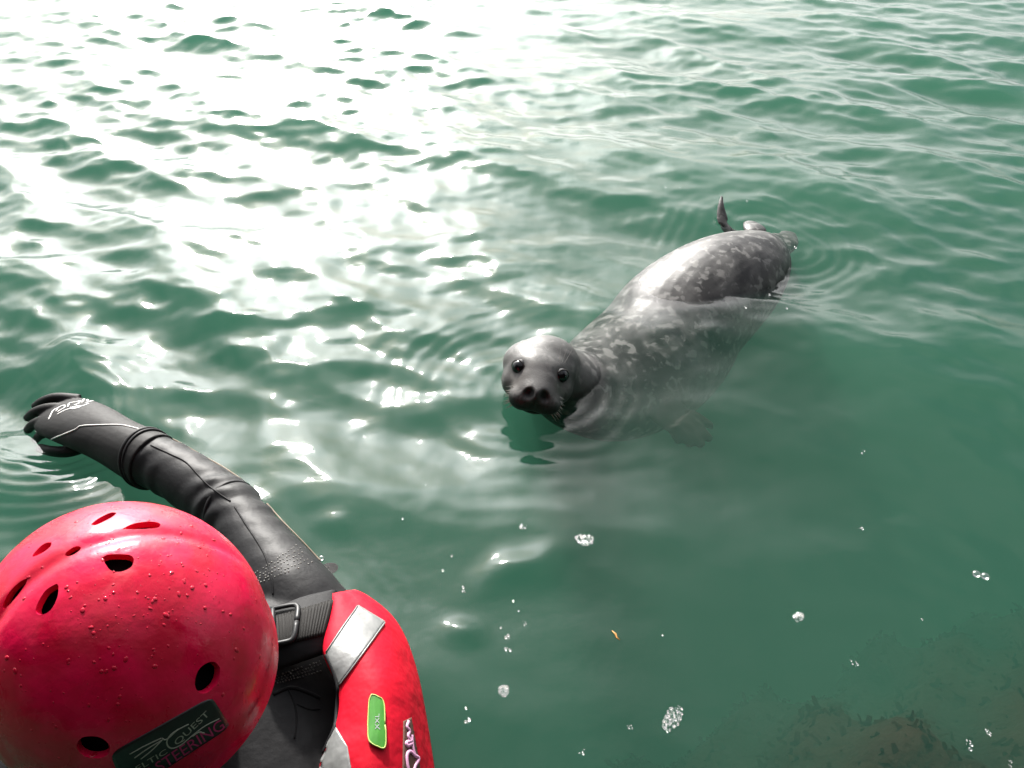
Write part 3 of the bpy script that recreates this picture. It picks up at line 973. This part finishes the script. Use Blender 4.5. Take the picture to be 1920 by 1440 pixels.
drape_tube('back_seam', [(540, 1292), (552, 1320), (556, 1350), (552, 1385)], body_bvh, .0010, M['neoprene_cloth'], person, n=24, off=.0004)
drape_tube('back_seam', [(512, 1302), (545, 1290), (580, 1300), (600, 1310)], body_bvh, .0022, M['neoprene_cloth'], person, n=24, off=.0004)
drape_tube('back_seam', [(556, 1320), (580, 1330), (600, 1330)], body_bvh, .0010, M['neoprene_cloth'], person, n=24, off=.0004)
def dots(name, quad, bvh, nu, nv, rad, mat, parent):
    V, F = [], []
    for j in range(nv):
        for i in range(nu):
            u = (i + .5 + (.5 if j % 2 else 0)) / nu
            v = (j + .5) / nv
            if u > 1 or random.random() < .12:
                continue
            p, n = cast(*bilin(quad, u + random.uniform(-.01, .01), v + random.uniform(-.02, .02)), bvh)
            if p is None:
                continue
            s = n.orthogonal().normalized(); t = n.cross(s)
            r_ = rad * random.uniform(.7, 1.15)
            v_, f_ = ellipsoid(p, (s, t, n), (r_, r_, r_ * .7), 6, 4)
            o = len(V); V += v_; F += [tuple(q + o for q in g) for g in f_]
    o = mesh_obj(name, V, F, mat)
    o['kind'] = 'stuff'
    parent_keep(o, parent)
dots('shoulder_grip', [(510, 1268), (602, 1236), (600, 1262), (516, 1284)], body_bvh, 16, 4, .0012, M['grip'], person)
dots('grip_dots', [(470, 1078), (556, 1018), (588, 1058), (478, 1098)], body_bvh, 17, 6, .0013, M['grip'], person)

# --- glove: palm, five fingers and a flared cuff
def build_glove():
    sh = []
    k = crom([(*at(290, 866, .022), .0455, .0445), (*at(255, 848, .022), .043, .041), (*at(215, 826, .020), .042, .036),
              (*at(178, 806, .018), .046, .030), (*at(142, 790, .008), .049, .026), (*at(116, 780, -.002), .047, .021), (*at(104, 776, -.008), .036, .016)], 30)
    sh.append(loft(k[:, :3], k[:, 3:], 30))
    def finger(pts, r):
        q = crom([tuple(at(px, py, z)) for px, py, z in pts], 18)
        return loft(q, [(r * (1.05 - .30 * i / 17),) * 2 for i in range(18)], 14)
    sh.append(finger([(150, 750, 0.004), (108, 746, 0.008), (82, 752, 0.000), (66, 762, -0.022)], .0098))      # index
    sh.append(finger([(140, 768, 0.008), (94, 766, 0.010), (66, 773, 0.000), (52, 784, -0.024)], .0102))       # middle
    sh.append(finger([(130, 788, 0.006), (90, 788, 0.006), (64, 795, -0.006), (52, 806, -0.028)], .0100))       # ring
    sh.append(finger([(130, 808, -0.002), (96, 810, -0.004), (76, 816, -0.014), (66, 826, -0.032)], .0088))      # little
    sh.append(finger([(170, 832, -0.012), (130, 846, -0.016), (98, 846, -0.020), (74, 840, -0.028)], .0105))    # thumb
    o = fuse('glove', sh, 0.0018, 9, M['glove'])
    parent_keep(o, person)
    return o
glove = build_glove()
glove_bvh = bvh_of(glove)
drape_tube('piping', [(76, 832), (100, 822), (140, 806), (152, 799), (185, 797), (225, 797), (250, 802), (272, 808)], glove_bvh, .0012, M['white_print'], glove, off=.0003)
for z_, off in ((0, 0), (7, 1)):
    drape_tube('cuff_stitch', [(262 - z_, 811 - z_ * .3), (248 - z_, 822), (238 - z_, 838), (231 - z_, 858), (229 - z_, 878)], glove_bvh, .0011, M['neoprene_cloth'], glove, off=.0006)
LOGO = [[(91, 787), (95, 778), (99, 770)], [(99, 771), (103, 767), (108, 766)], [(104, 772), (110, 764), (120, 760), (121, 764), (113, 769), (107, 773)],
        [(107, 777), (118, 771), (128, 767)], [(127, 764), (130, 756), (141, 754), (150, 752), (146, 757), (138, 760)], [(128, 767), (140, 765), (152, 762), (166, 757)],
        [(131, 765), (147, 761), (148, 764), (136, 767)], [(153, 755), (158, 748)], [(163, 753), (166, 748), (178, 748), (188, 749)], [(160, 756), (172, 752), (182, 751)]]
for l in LOGO:
    drape_tube('logo_stroke', l, glove_bvh, .0016, M['white_print'], glove, n=14, seg=6, off=.0003, flat=.3)

# --- buoyancy vest
def ctrl_surface(name, rows, mat, parent, nu=40, nv=60, thick=0.016):
    """rows of (px, py, z): a padded panel through those points"""
    G = np.array([[tuple(at(*p)) for p in row] for row in rows])
    A = np.array([crom(r_, nu) for r_ in G])
    S = np.array([crom(A[:, i], nv) for i in range(nu)]).transpose(1, 0, 2)
    du, dv = np.gradient(S, axis=1), np.gradient(S, axis=0)
    Nn = np.cross(du, dv); Nn /= np.linalg.norm(Nn, axis=2)[..., None] + 1e-12
    if Nn[..., 2].mean() < 0:
        Nn = -Nn
    iu = np.linspace(0, 1, nu)[None, :]; iv = np.linspace(0, 1, nv)[:, None]
    ed = np.minimum(np.minimum(iu, 1 - iu) * 9, np.minimum(iv, 1 - iv) * 12)
    rnd = np.sqrt(np.clip(1 - (1 - np.clip(ed, 0, 1)) ** 2, 0, 1))
    top = S + Nn * (thick * .5 * rnd)[..., None]
    bot = S - Nn * (thick * .5 * rnd)[..., None]
    V = np.vstack([top.reshape(-1, 3), bot.reshape(-1, 3)])
    n = nu * nv
    F = []
    for j in range(nv - 1):
        for i in range(nu - 1):
            q = (j * nu + i, j * nu + i + 1, (j + 1) * nu + i + 1, (j + 1) * nu + i)
            F.append(q)
            F.append(tuple(t + n for t in q[::-1]))
    me = mesh_obj(name, V, F, mat)
    bm = bmesh.new(); bm.from_mesh(me.data)
    bmesh.ops.remove_doubles(bm, verts=bm.verts, dist=1e-5)
    bmesh.ops.recalc_face_normals(bm, faces=bm.faces)
    bm.to_mesh(me.data); bm.free()
    me.data.polygons.foreach_set('use_smooth', [True] * len(me.data.polygons))
    if parent is not None:
        parent_keep(me, parent)
    return me

def vest_rows(prof):
    rows = []
    for l, r_, zl, zm, zr in prof:
        row = []
        for t, z in ((0, zl), (.28, zl * .45 + zm * .55 + .004), (.55, zm), (.80, zm * .55 + zr * .45 + .006), (.95, zr + .004), (1.0, zr - .022), (.985, zr - .075)):
            row.append((l[0] + (r_[0] - l[0]) * t, l[1] + (r_[1] - l[1]) * t, z))
        rows.append(row)
    return rows
vest = ctrl_surface('vest', vest_rows([((627, 1113), (655, 1107), .070, .068, .048), ((615, 1165), (716, 1152), .084, .082, .045), ((605, 1223), (748, 1197), .090, .094, .038),
                                       ((632, 1290), (771, 1264), .086, .096, .030), ((631, 1350), (787, 1346), .080, .092, .024), ((598, 1440), (801, 1440), .070, .085, .018), ((590, 1560), (818, 1550), .050, .062, .0)]),
                    M['red_cloth'], person)
vest['label'] = 'red padded back panel of the buoyancy vest'
vest_bvh = bvh_of(vest)
left = ctrl_surface('vest_shoulder', [[(66, 1452, .07), (40, 1424, .072), (22, 1450, .05)], [(72, 1490, .07), (38, 1480, .078), (8, 1500, .04)], [(90, 1560, .06), (40, 1560, .07), (0, 1570, .03)]], M['red_cloth'], person, 24, 24, .012)
strap = ctrl_surface('shoulder_strap', [[(420, 1180, .060), (500, 1150, .078), (565, 1122, .080), (632, 1106, .066)],
                                        [(430, 1210, .072), (505, 1178, .092), (570, 1154, .094), (628, 1138, .082)],
                                        [(440, 1245, .074), (512, 1218, .094), (574, 1196, .096), (618, 1184, .086)],
                                        [(450, 1280, .060), (518, 1258, .080), (575, 1238, .084), (612, 1226, .080)]], M['neoprene_cloth'], person, 40, 30, .010)
strap_bvh = bvh_of(strap)
patch('webbing', [(470, 1172), (624, 1126), (606, 1192), (484, 1222)], strap_bvh, .0022, M['webbing'], strap, 90, 8, .002, fn=lambda u, v: .0007 * math.sin(u * 2 * math.pi * 26))
def buckle():
    quad = [(494, 1152), (562, 1138), (552, 1204), (500, 1214)]
    ring = []
    for k in range(40):
        a = 2 * math.pi * k / 40
        c, s = math.cos(a), math.sin(a)
        e = .35
        u = .5 + .5 * math.copysign(abs(c) ** e, c); v = .5 + .5 * math.copysign(abs(s) ** e, s)
        ring.append(bilin(quad, u, v))
    bar = [bilin(quad, .30, v) for v in np.linspace(0, 1, 8)]
    o = drape_tube('buckle', ring + ring[:1], strap_bvh, .0032, M['plastic'], strap, n=90, off=.005, flat=.8)
    drape_tube('buckle_bar', bar, strap_bvh, .003, M['plastic'], strap, n=14, off=.0055)
buckle()
patch('reflective_strip', [(672, 1136), (721, 1166), (636, 1286), (612, 1224)], vest_bvh, .0014, M['reflective'], vest, 14, 30, .0016)
patch('reflective_strip', [(631, 1364), (652, 1400), (664, 1470), (574, 1470)], vest_bvh, .0014, M['reflective'], vest, 14, 20, .0016)
for pts in ([(670, 1138), (640, 1182), (613, 1224)], [(720, 1169), (678, 1230), (638, 1285)]):
    drape_tube('strip_seam', pts, vest_bvh, .0009, M['reflective'], vest, n=30, off=.0016)
drape_tube('edge_binding', [(612, 1228), (624, 1255), (634, 1290), (633, 1330), (628, 1362), (612, 1400), (590, 1450)], vest_bvh, .0025, M['neoprene_cloth'], vest, n=50, off=.0)
tagp = patch('green_tag', [(694, 1301), (719, 1314), (722, 1409), (690, 1393)], vest_bvh, .0032, M['green_tag'], vest, 18, 30, .003, rounding=.35)
ring = []
for k in range(28):
    a = 2 * math.pi * k / 28
    c, s = math.cos(a), math.sin(a)
    ring.append(bilin([(694, 1301), (719, 1314), (722, 1409), (690, 1393)], .5 + .5 * math.copysign(abs(c) ** .5, c), .5 + .5 * math.copysign(abs(s) ** .35, s)))
drape_tube('tag_edge', ring + ring[:1], vest_bvh, .0007, M['lime'], vest, n=90, seg=6, off=.0032)

def text_mesh(s, size=1.0):
    cu = bpy.data.curves.new('txt', 'FONT')
    cu.body, cu.size, cu.resolution_u = s, size, 3
    t = bpy.data.objects.new('txt', cu); link(t)
    dg = bpy.context.evaluated_depsgraph_get()
    me = bpy.data.meshes.new_from_object(t.evaluated_get(dg))
    vs_ = [tuple(v.co) for v in me.vertices]; fs = [tuple(p.vertices) for p in me.polygons]
    bpy.data.objects.remove(t, do_unlink=True)
    return vs_, fs

def lettering(name, s, quad, bvh, off, mat, parent):
    """text filling a quad of the photograph, laid on a surface"""
    V, F = text_mesh(s)
    A = np.array(V)
    x0, x1 = A[:, 0].min(), A[:, 0].max(); y0, y1 = A[:, 1].min(), A[:, 1].max()
    out, ok = [], True
    last = None
    for v in A:
        p, n = cast(*bilin(quad, (v[0] - x0) / (x1 - x0), 1 - (v[1] - y0) / (y1 - y0)), bvh)
        if p is None:
            p, n = last if last else (None, None)
        if p is None:
            return None
        last = (p, n)
        out.append(p + n * off)
    o = mesh_obj(name, out, F, mat, smooth=False)
    parent_keep(o, parent)
    return o
# letters run down the tag
lettering('tag_lettering', 'XXL'[::1], [(709, 1372), (709, 1341), (702, 1341), (702, 1372)][0:0] or [(703, 1371), (703, 1341), (711, 1341), (711, 1371)], vest_bvh, .0037, M['steel'], tagp)
# embroidered badge at the side
badge = patch('embroidered_patch', [(756, 1352), (769, 1346), (789, 1462), (754, 1458)], vest_bvh, .0018, M['brown_thread'], vest, 14, 26, .002,
              fn=lambda u, v: .0005 * math.sin(u * 31 + 9 * v) * math.sin(v * 60))
for pts in ([(763, 1354), (760, 1364), (765, 1372), (762, 1382), (769, 1392)], [(769, 1390), (759, 1394), (761, 1399), (769, 1396)],
            [(769, 1380), (770, 1394), (772, 1408), (776, 1420)], [(776, 1420), (766, 1410), (760, 1418), (762, 1440), (766, 1455)], [(776, 1418), (782, 1424), (775, 1438), (772, 1455)]):
    drape_tube('embroidery', pts, vest_bvh, .0021, M['pink'], badge, n=22, seg=6, off=.0024, flat=.6)

# --- helmet
HF, HRt = F2, R2
HUP = Vector((0.016, -0.159, 0.98)).normalized()
HFw = (HF - HUP * HF.dot(HUP)).normalized()
HRt = HFw.cross(HUP).normalized()
RL, RW, RH = .137, .1265, .134                           # half length, half width, height
def h2w(f, r_, u):
    return HC + HFw * f + HRt * r_ + HUP * u

def build_helmet():
    nph, nth = 180, 90
    rows = []
    V = []
    def prof(th, ph, inset):
        st, ct = math.sin(th), math.cos(th)
        cf, sf = math.cos(ph), math.sin(ph)
        f, r_, u = st * cf, st * sf, ct
        k = 1.0
        # shallow groove across in front of the crown, running down both sides
        g = f - .16 + .25 * r_ * r_
        dent = -.0030 * math.exp(-(g / .055) ** 2) * min(1, max(0, (u - .15) * 3))
        flare = .010 * max(0, (th - R(96)) / R(14)) ** 2
        a = 1 + flare / RL
        n = Vector((f, r_, u))
        return h2w(f * (RL * a - inset) + n.x * dent, r_ * (RW * a - inset) + n.y * dent, u * (RH - inset) + n.z * dent)
    def thmax(ph):
        # rim: high over the brow, lower round the ears and nape
        return R(103) + R(7) * math.cos(ph + math.pi) + R(3) * math.cos(2 * ph + math.pi)
    def shell(inset, n_):
        vv = [prof(0.0001, 0, inset)]
        for i in range(1, n_ + 1):
            for j in range(nph):
                ph = 2 * math.pi * j / nph
                vv.append(prof(thmax(ph) * i / n_, ph, inset))
        return vv
    o_, i_ = shell(0, nth), shell(.0065, nth)
    V = o_ + i_
    n0 = len(o_)
    F = []
    for base, fl in ((0, False), (n0, True)):
        for j in range(nph):
            k = (j + 1) % nph
            t = (base, base + 1 + j, base + 1 + k)
            F.append(t[::-1] if fl else t)
            for i in range(nth - 1):
                a = base + 1 + i * nph
                q = (a + j, a + nph + j, a + nph + k, a + k)
                F.append(q[::-1] if fl else q)
    a = 1 + (nth - 1) * nph
    for j in range(nph):
        k = (j + 1) % nph
        F.append((a + j, n0 + a + j, n0 + a + k, a + k))
    o = mesh_obj('helmet', V, F, M['helmet'])
    hb = bvh_of(o)
    # vents, their outlines taken from the photograph
    vents = [[(192, 1045), (205, 1040), (238, 1040), (250, 1047), (246, 1062), (228, 1071), (210, 1070), (200, 1060)],
             [(105, 1095), (109, 1100), (107, 1120), (95, 1143), (78, 1152), (68, 1147), (70, 1133), (85, 1108)],
             [(230, 992), (250, 982), (280, 978), (298, 981), (299, 987), (290, 990), (260, 992)],
             [(52, 1084), (46, 1098), (28, 1122), (10, 1140), (6, 1134), (18, 1110), (36, 1092)],
             [(171, 983), (185, 972), (205, 962), (217, 962), (212, 968), (196, 977), (180, 984)],
             [(96, 1017), (94, 1025), (80, 1036), (64, 1043), (62, 1040), (74, 1026), (86, 1018)],
             [(152, 1027), (148, 1033), (135, 1041), (124, 1042), (124, 1036), (136, 1027), (146, 1024)],
             [(412, 1252), (411, 1268), (404, 1284), (390, 1297), (376, 1299), (367, 1288), (367, 1272), (374, 1255), (388, 1244), (402, 1242)],
             [(144, 1398), (152, 1385), (168, 1381), (186, 1383), (199, 1391), (205, 1402), (200, 1415), (184, 1421), (163, 1419), (149, 1410)]]
    cutters = []
    for vt in vents:
        cpx = np.mean(vt, axis=0)
        c, n = cast(cpx[0], cpx[1], hb)
        q = crom(vt + vt[:1], 33)[:-1]
        ring = []
        for x, y in q:
            p, _ = cast(x, y, hb)
            if p is None:
                continue
            ring.append(p)
        if len(ring) < 8:
            continue
        c = sum(ring, Vector()) / len(ring)
        CV, CF = [], []
        m = len(ring)
        levels = ((-.035, .90), (-.0075, .92), (-.003, .96), (.0005, 1.04), (.004, 1.16), (.03, 1.2))
        for h, s in levels:
            for p in ring:
                e = p - c
                CV.append(c + (e - n * e.dot(n)) * s + n * (e.dot(n) + h))
        for l in range(len(levels) - 1):
            for j in range(m):
                k = (j + 1) % m
                CF.append((l * m + j, l * m + k, (l + 1) * m + k, (l + 1) * m + j))
        CF.append(tuple(range(m))[::-1]); CF.append(tuple((len(levels) - 1) * m + j for j in range(m)))
        cu = mesh_obj('cutter', CV, CF, None, smooth=False)
        bm = bmesh.new(); bm.from_mesh(cu.data); bmesh.ops.recalc_face_normals(bm, faces=bm.faces); bm.to_mesh(cu.data); bm.free()
        cutters.append(cu)
    for cu in cutters:
        md = o.modifiers.new('cut', 'BOOLEAN')
        md.operation, md.object, md.solver = 'DIFFERENCE', cu, 'EXACT'
    dg = bpy.context.evaluated_depsgraph_get()
    me = bpy.data.meshes.new_from_object(o.evaluated_get(dg))
    o.modifiers.clear()
    o.data = me
    me.name = 'helmet'
    me.materials.clear(); me.materials.append(M['helmet'])
    me.polygons.foreach_set('use_smooth', [True] * len(me.polygons))
    for cu in cutters:
        bpy.data.objects.remove(cu, do_unlink=True)
    me.set_sharp_from_angle(angle=R(48))
    parent_keep(o, person)
    o['label'] = 'wet red water sports helmet with vent holes'
    # foam liner
    v, f = ellipsoid(HC, (HFw, HRt, HUP), (RL - .017, RW - .017, RH - .017), 48, 32)
    keep = [i for i, p in enumerate(v) if (p - np.array(HC)) @ np.array(HUP) > -.03]
    ks = set(keep)
    parent_keep(mesh_obj('liner', v, [q for q in f if all(i in ks for i in q)], M['black_foam']), o)
    return o, hb
helmet, helmet_bvh = build_helmet()

SQ = [(207, 1412), (396, 1306), (432, 1362), (236, 1490)]
stk = patch('sticker', SQ, helmet_bvh, .0007, M['sticker'], helmet, 30, 14, .0012, rounding=.22)
lettering('sticker_lettering', 'CELTIC', [(236, 1446), (310, 1402), (314, 1410), (242, 1455)], helmet_bvh, .0011, M['print_grey'], stk)
lettering('sticker_lettering', 'QUEST', [(324, 1389), (385, 1331), (394, 1340), (333, 1398)], helmet_bvh, .0011, M['print_grey'], stk)
lettering('sticker_lettering', 'COASTEERING', [(226, 1472), (412, 1347), (421, 1364), (238, 1488)], helmet_bvh, .0011, M['print_pink'], stk)
for pts in ([(243, 1413), (270, 1398), (302, 1383)], [(252, 1420), (276, 1403), (304, 1386)], [(264, 1422), (284, 1406), (303, 1387)],
            [(303, 1383), (309, 1386), (318, 1381), (332, 1368), (353, 1357)], [(334, 1366), (318, 1378), (312, 1392), (320, 1402), (338, 1396), (360, 1378), (384, 1360), (410, 1347)],
            [(360, 1380), (372, 1372), (382, 1374)]):
    drape_tube('sticker_line', pts, helmet_bvh, .0006, M['print_grey'], stk, n=24, seg=6, off=.0008, flat=.5)

def drops():
    V, F = [], []
    hb = bvh_of(helmet)
    made = 0
    while made < 330:
        if made < 130:
            px, py = random.gauss(300, 90), random.gauss(1110, 70)
        else:
            px, py = random.uniform(0, 510), random.uniform(955, 1430)
        p, n = cast(px, py, hb)
        if p is None or (p - HC).length < .115:
            if random.random() < .02:
                made += 1
            continue
        s = n.orthogonal().normalized(); t = n.cross(s)
        a = random.uniform(0, 6.28)
        s, t = s * math.cos(a) + t * math.sin(a), t * math.cos(a) - s * math.sin(a)
        r_ = random.choice((.0004, .0005, .0006, .0008, .0011, .0017)) * random.uniform(.7, 1.2)
        v, f = ellipsoid(p, (s, t, n), (r_ * random.uniform(.8, 1.7), r_, r_ * .32), 10, 6)
        o = len(V); V += v; F += [tuple(q + o for q in g) for g in f]
        made += 1
    o = mesh_obj('water_drops', V, F, M['drop'])
    o['kind'] = 'stuff'
    parent_keep(o, helmet)
drops()

# ------------------------------------------------------------------ floating bubbles
def sea_level():
    me = water.data
    nv = len(me.vertices)
    co = np.zeros(nv * 3, np.float32); me.vertices.foreach_get('co', co)
    return co.reshape(-1, 3)
SEA = sea_level()
def sea_point(px, py):
    p = at(px, py)
    for _ in range(2):
        m = (np.abs(SEA[:, 0] - p.x) < .03) & (np.abs(SEA[:, 1] - p.y) < .03) & (SEA[:, 2] > -.5)
        if not m.any():
            return p
        q = SEA[m]
        z = float(q[np.argmin((q[:, 0] - p.x) ** 2 + (q[:, 1] - p.y) ** 2), 2])
        p = at(px, py, z)
    return p

def bubble_raft(px, py, w, h, ang, count, label, group=None):
    c = sea_point(px, py)
    w, h = w * .85, h * .85
    s = (c - CAMP).length / FPX
    V, F = [], []
    done = []
    for _ in range(count * 12):
        if len(done) >= count:
            break
        a, rr = random.uniform(0, 6.28), math.sqrt(random.random())
        x, y = rr * math.cos(a) * w / 2 * s, rr * math.sin(a) * h / 2 * s * 1.4
        ca, sa = math.cos(ang), math.sin(ang)
        x, y = x * ca - y * sa, x * sa + y * ca
        r_ = random.choice((.0006, .0008, .001, .0013, .0018, .0024)) if count > 3 else min(w, h) * s * .45
        if any(math.hypot(x - q[0], y - q[1]) < (r_ + q[2]) * .75 for q in done):
            continue
        done.append((x, y, r_))
        v, f = ellipsoid((x, y, r_ * .25), ((1, 0, 0), (0, 1, 0), (0, 0, 1)), (r_, r_, r_ * .7), 12, 8)
        o = len(V); V += v; F += [tuple(q + o for q in g) for g in f]
    o = mesh_obj('bubble_raft' if count > 1 else 'bubble', V, F, M['bubble'])
    o.location = c
    tag(o, label, 'bubbles', group)
    return o
bubble_raft(1261, 1347, 30, 46, R(-35) , 90, 'largest oval raft of bubbles floating over the edge of the brown weed', None)
bubble_raft(1096, 1012, 40, 22, R(-15), 60, 'wide flat raft of bubbles floating on open green water below the seal', None)
bubble_raft(944, 1295, 22, 18, 0, 44, 'round raft of fine bubbles floating nearest the red vest', None)
bubble_raft(1497, 1157, 18, 18, R(-30), 22, 'small tapering raft of bubbles alone on dark green water', None)
bubble_raft(980, 988, 20, 12, 0, 9, 'small raft of bubbles beside the white glint below the seal', None)
bubble_raft(1838, 1081, 24, 18, 0, 3, 'cluster of a few large clear bubbles far from the swimmer over dark water', None)
def clumps(label, group, n, spots):
    for px, py, w in spots:
        bubble_raft(px, py, w, w, 0, n, label, group)
clumps('tiny clump of a few bubbles floating over the brown weed', 'tiny bubble clumps over the weed', 5, ((1604, 1244, 18), (1819, 1397, 14), (1855, 1373, 10), (1893, 1432, 13)))
clumps('tiny clump of bubbles on open green water well beyond the swimmer and seal', 'tiny bubble clumps on open water', 5, ((1618, 847, 12), (1613, 990, 12)))
clumps('tiny clump of bubbles in the loose trail beside the red vest', 'tiny bubble clumps beside the vest', 5, ((983, 1166, 15), (953, 1218, 12), (952, 1197, 11), (868, 1107, 12), (876, 1351, 10)))
clumps('tiny clump of bubbles floating close to the largest bubble raft', 'tiny bubble clumps by the largest raft', 5, ((1092, 1409, 15), (1181, 1362, 11)))
clumps('tiny clump of bubbles between the seal and the reaching arm', None, 5, ((683, 820, 9),))
clumps('single bubble floating beside the rear of the seal', 'single bubbles by the seal', 1, ((1416, 527, 9), (1490, 466, 7), (1440, 553, 7), (1398, 578, 6), (1477, 579, 6)))
clumps('single bubble floating beyond the hind flipper of the seal', 'single bubbles beyond the seal', 1, ((1401, 378, 5), (1246, 352, 5), (1273, 352, 4)))
clumps('single tiny bubble floating between the red vest and the white glint', 'single bubbles by the vest', 1, ((964, 1130, 7), (972, 1147, 6), (937, 1177, 6), (873, 1325, 8), (830, 1072, 7), (848, 1042, 6)))
clumps('single tiny bubble floating beside the reaching arm', 'single bubbles by the arm', 1, ((757, 974, 6), (800, 910, 5)))
clumps('round clear bubble clinging to the water beside the sleeve', None, 1, ((604, 1045, 15),))
clumps('single tiny bubble on empty dark green water', 'single bubbles on dark water', 1, ((1240, 1190, 5), (1730, 1162, 5)))
p = sea_point(1154, 1191)
v, f = loft([p + Vector((-.004, .006, .001)), p + Vector((0, .001, .0015)), p + Vector((.001, -.004, .001)), p + Vector((.005, -.008, .001))], [(.0006, .0004), (.0016, .0006), (.0012, .0005), (.0004, .0003)], 8)
tag(mesh_obj('seaweed_fragment', v, f, M['orange_weed']), 'tiny orange scrap of seaweed floating alone', 'seaweed')
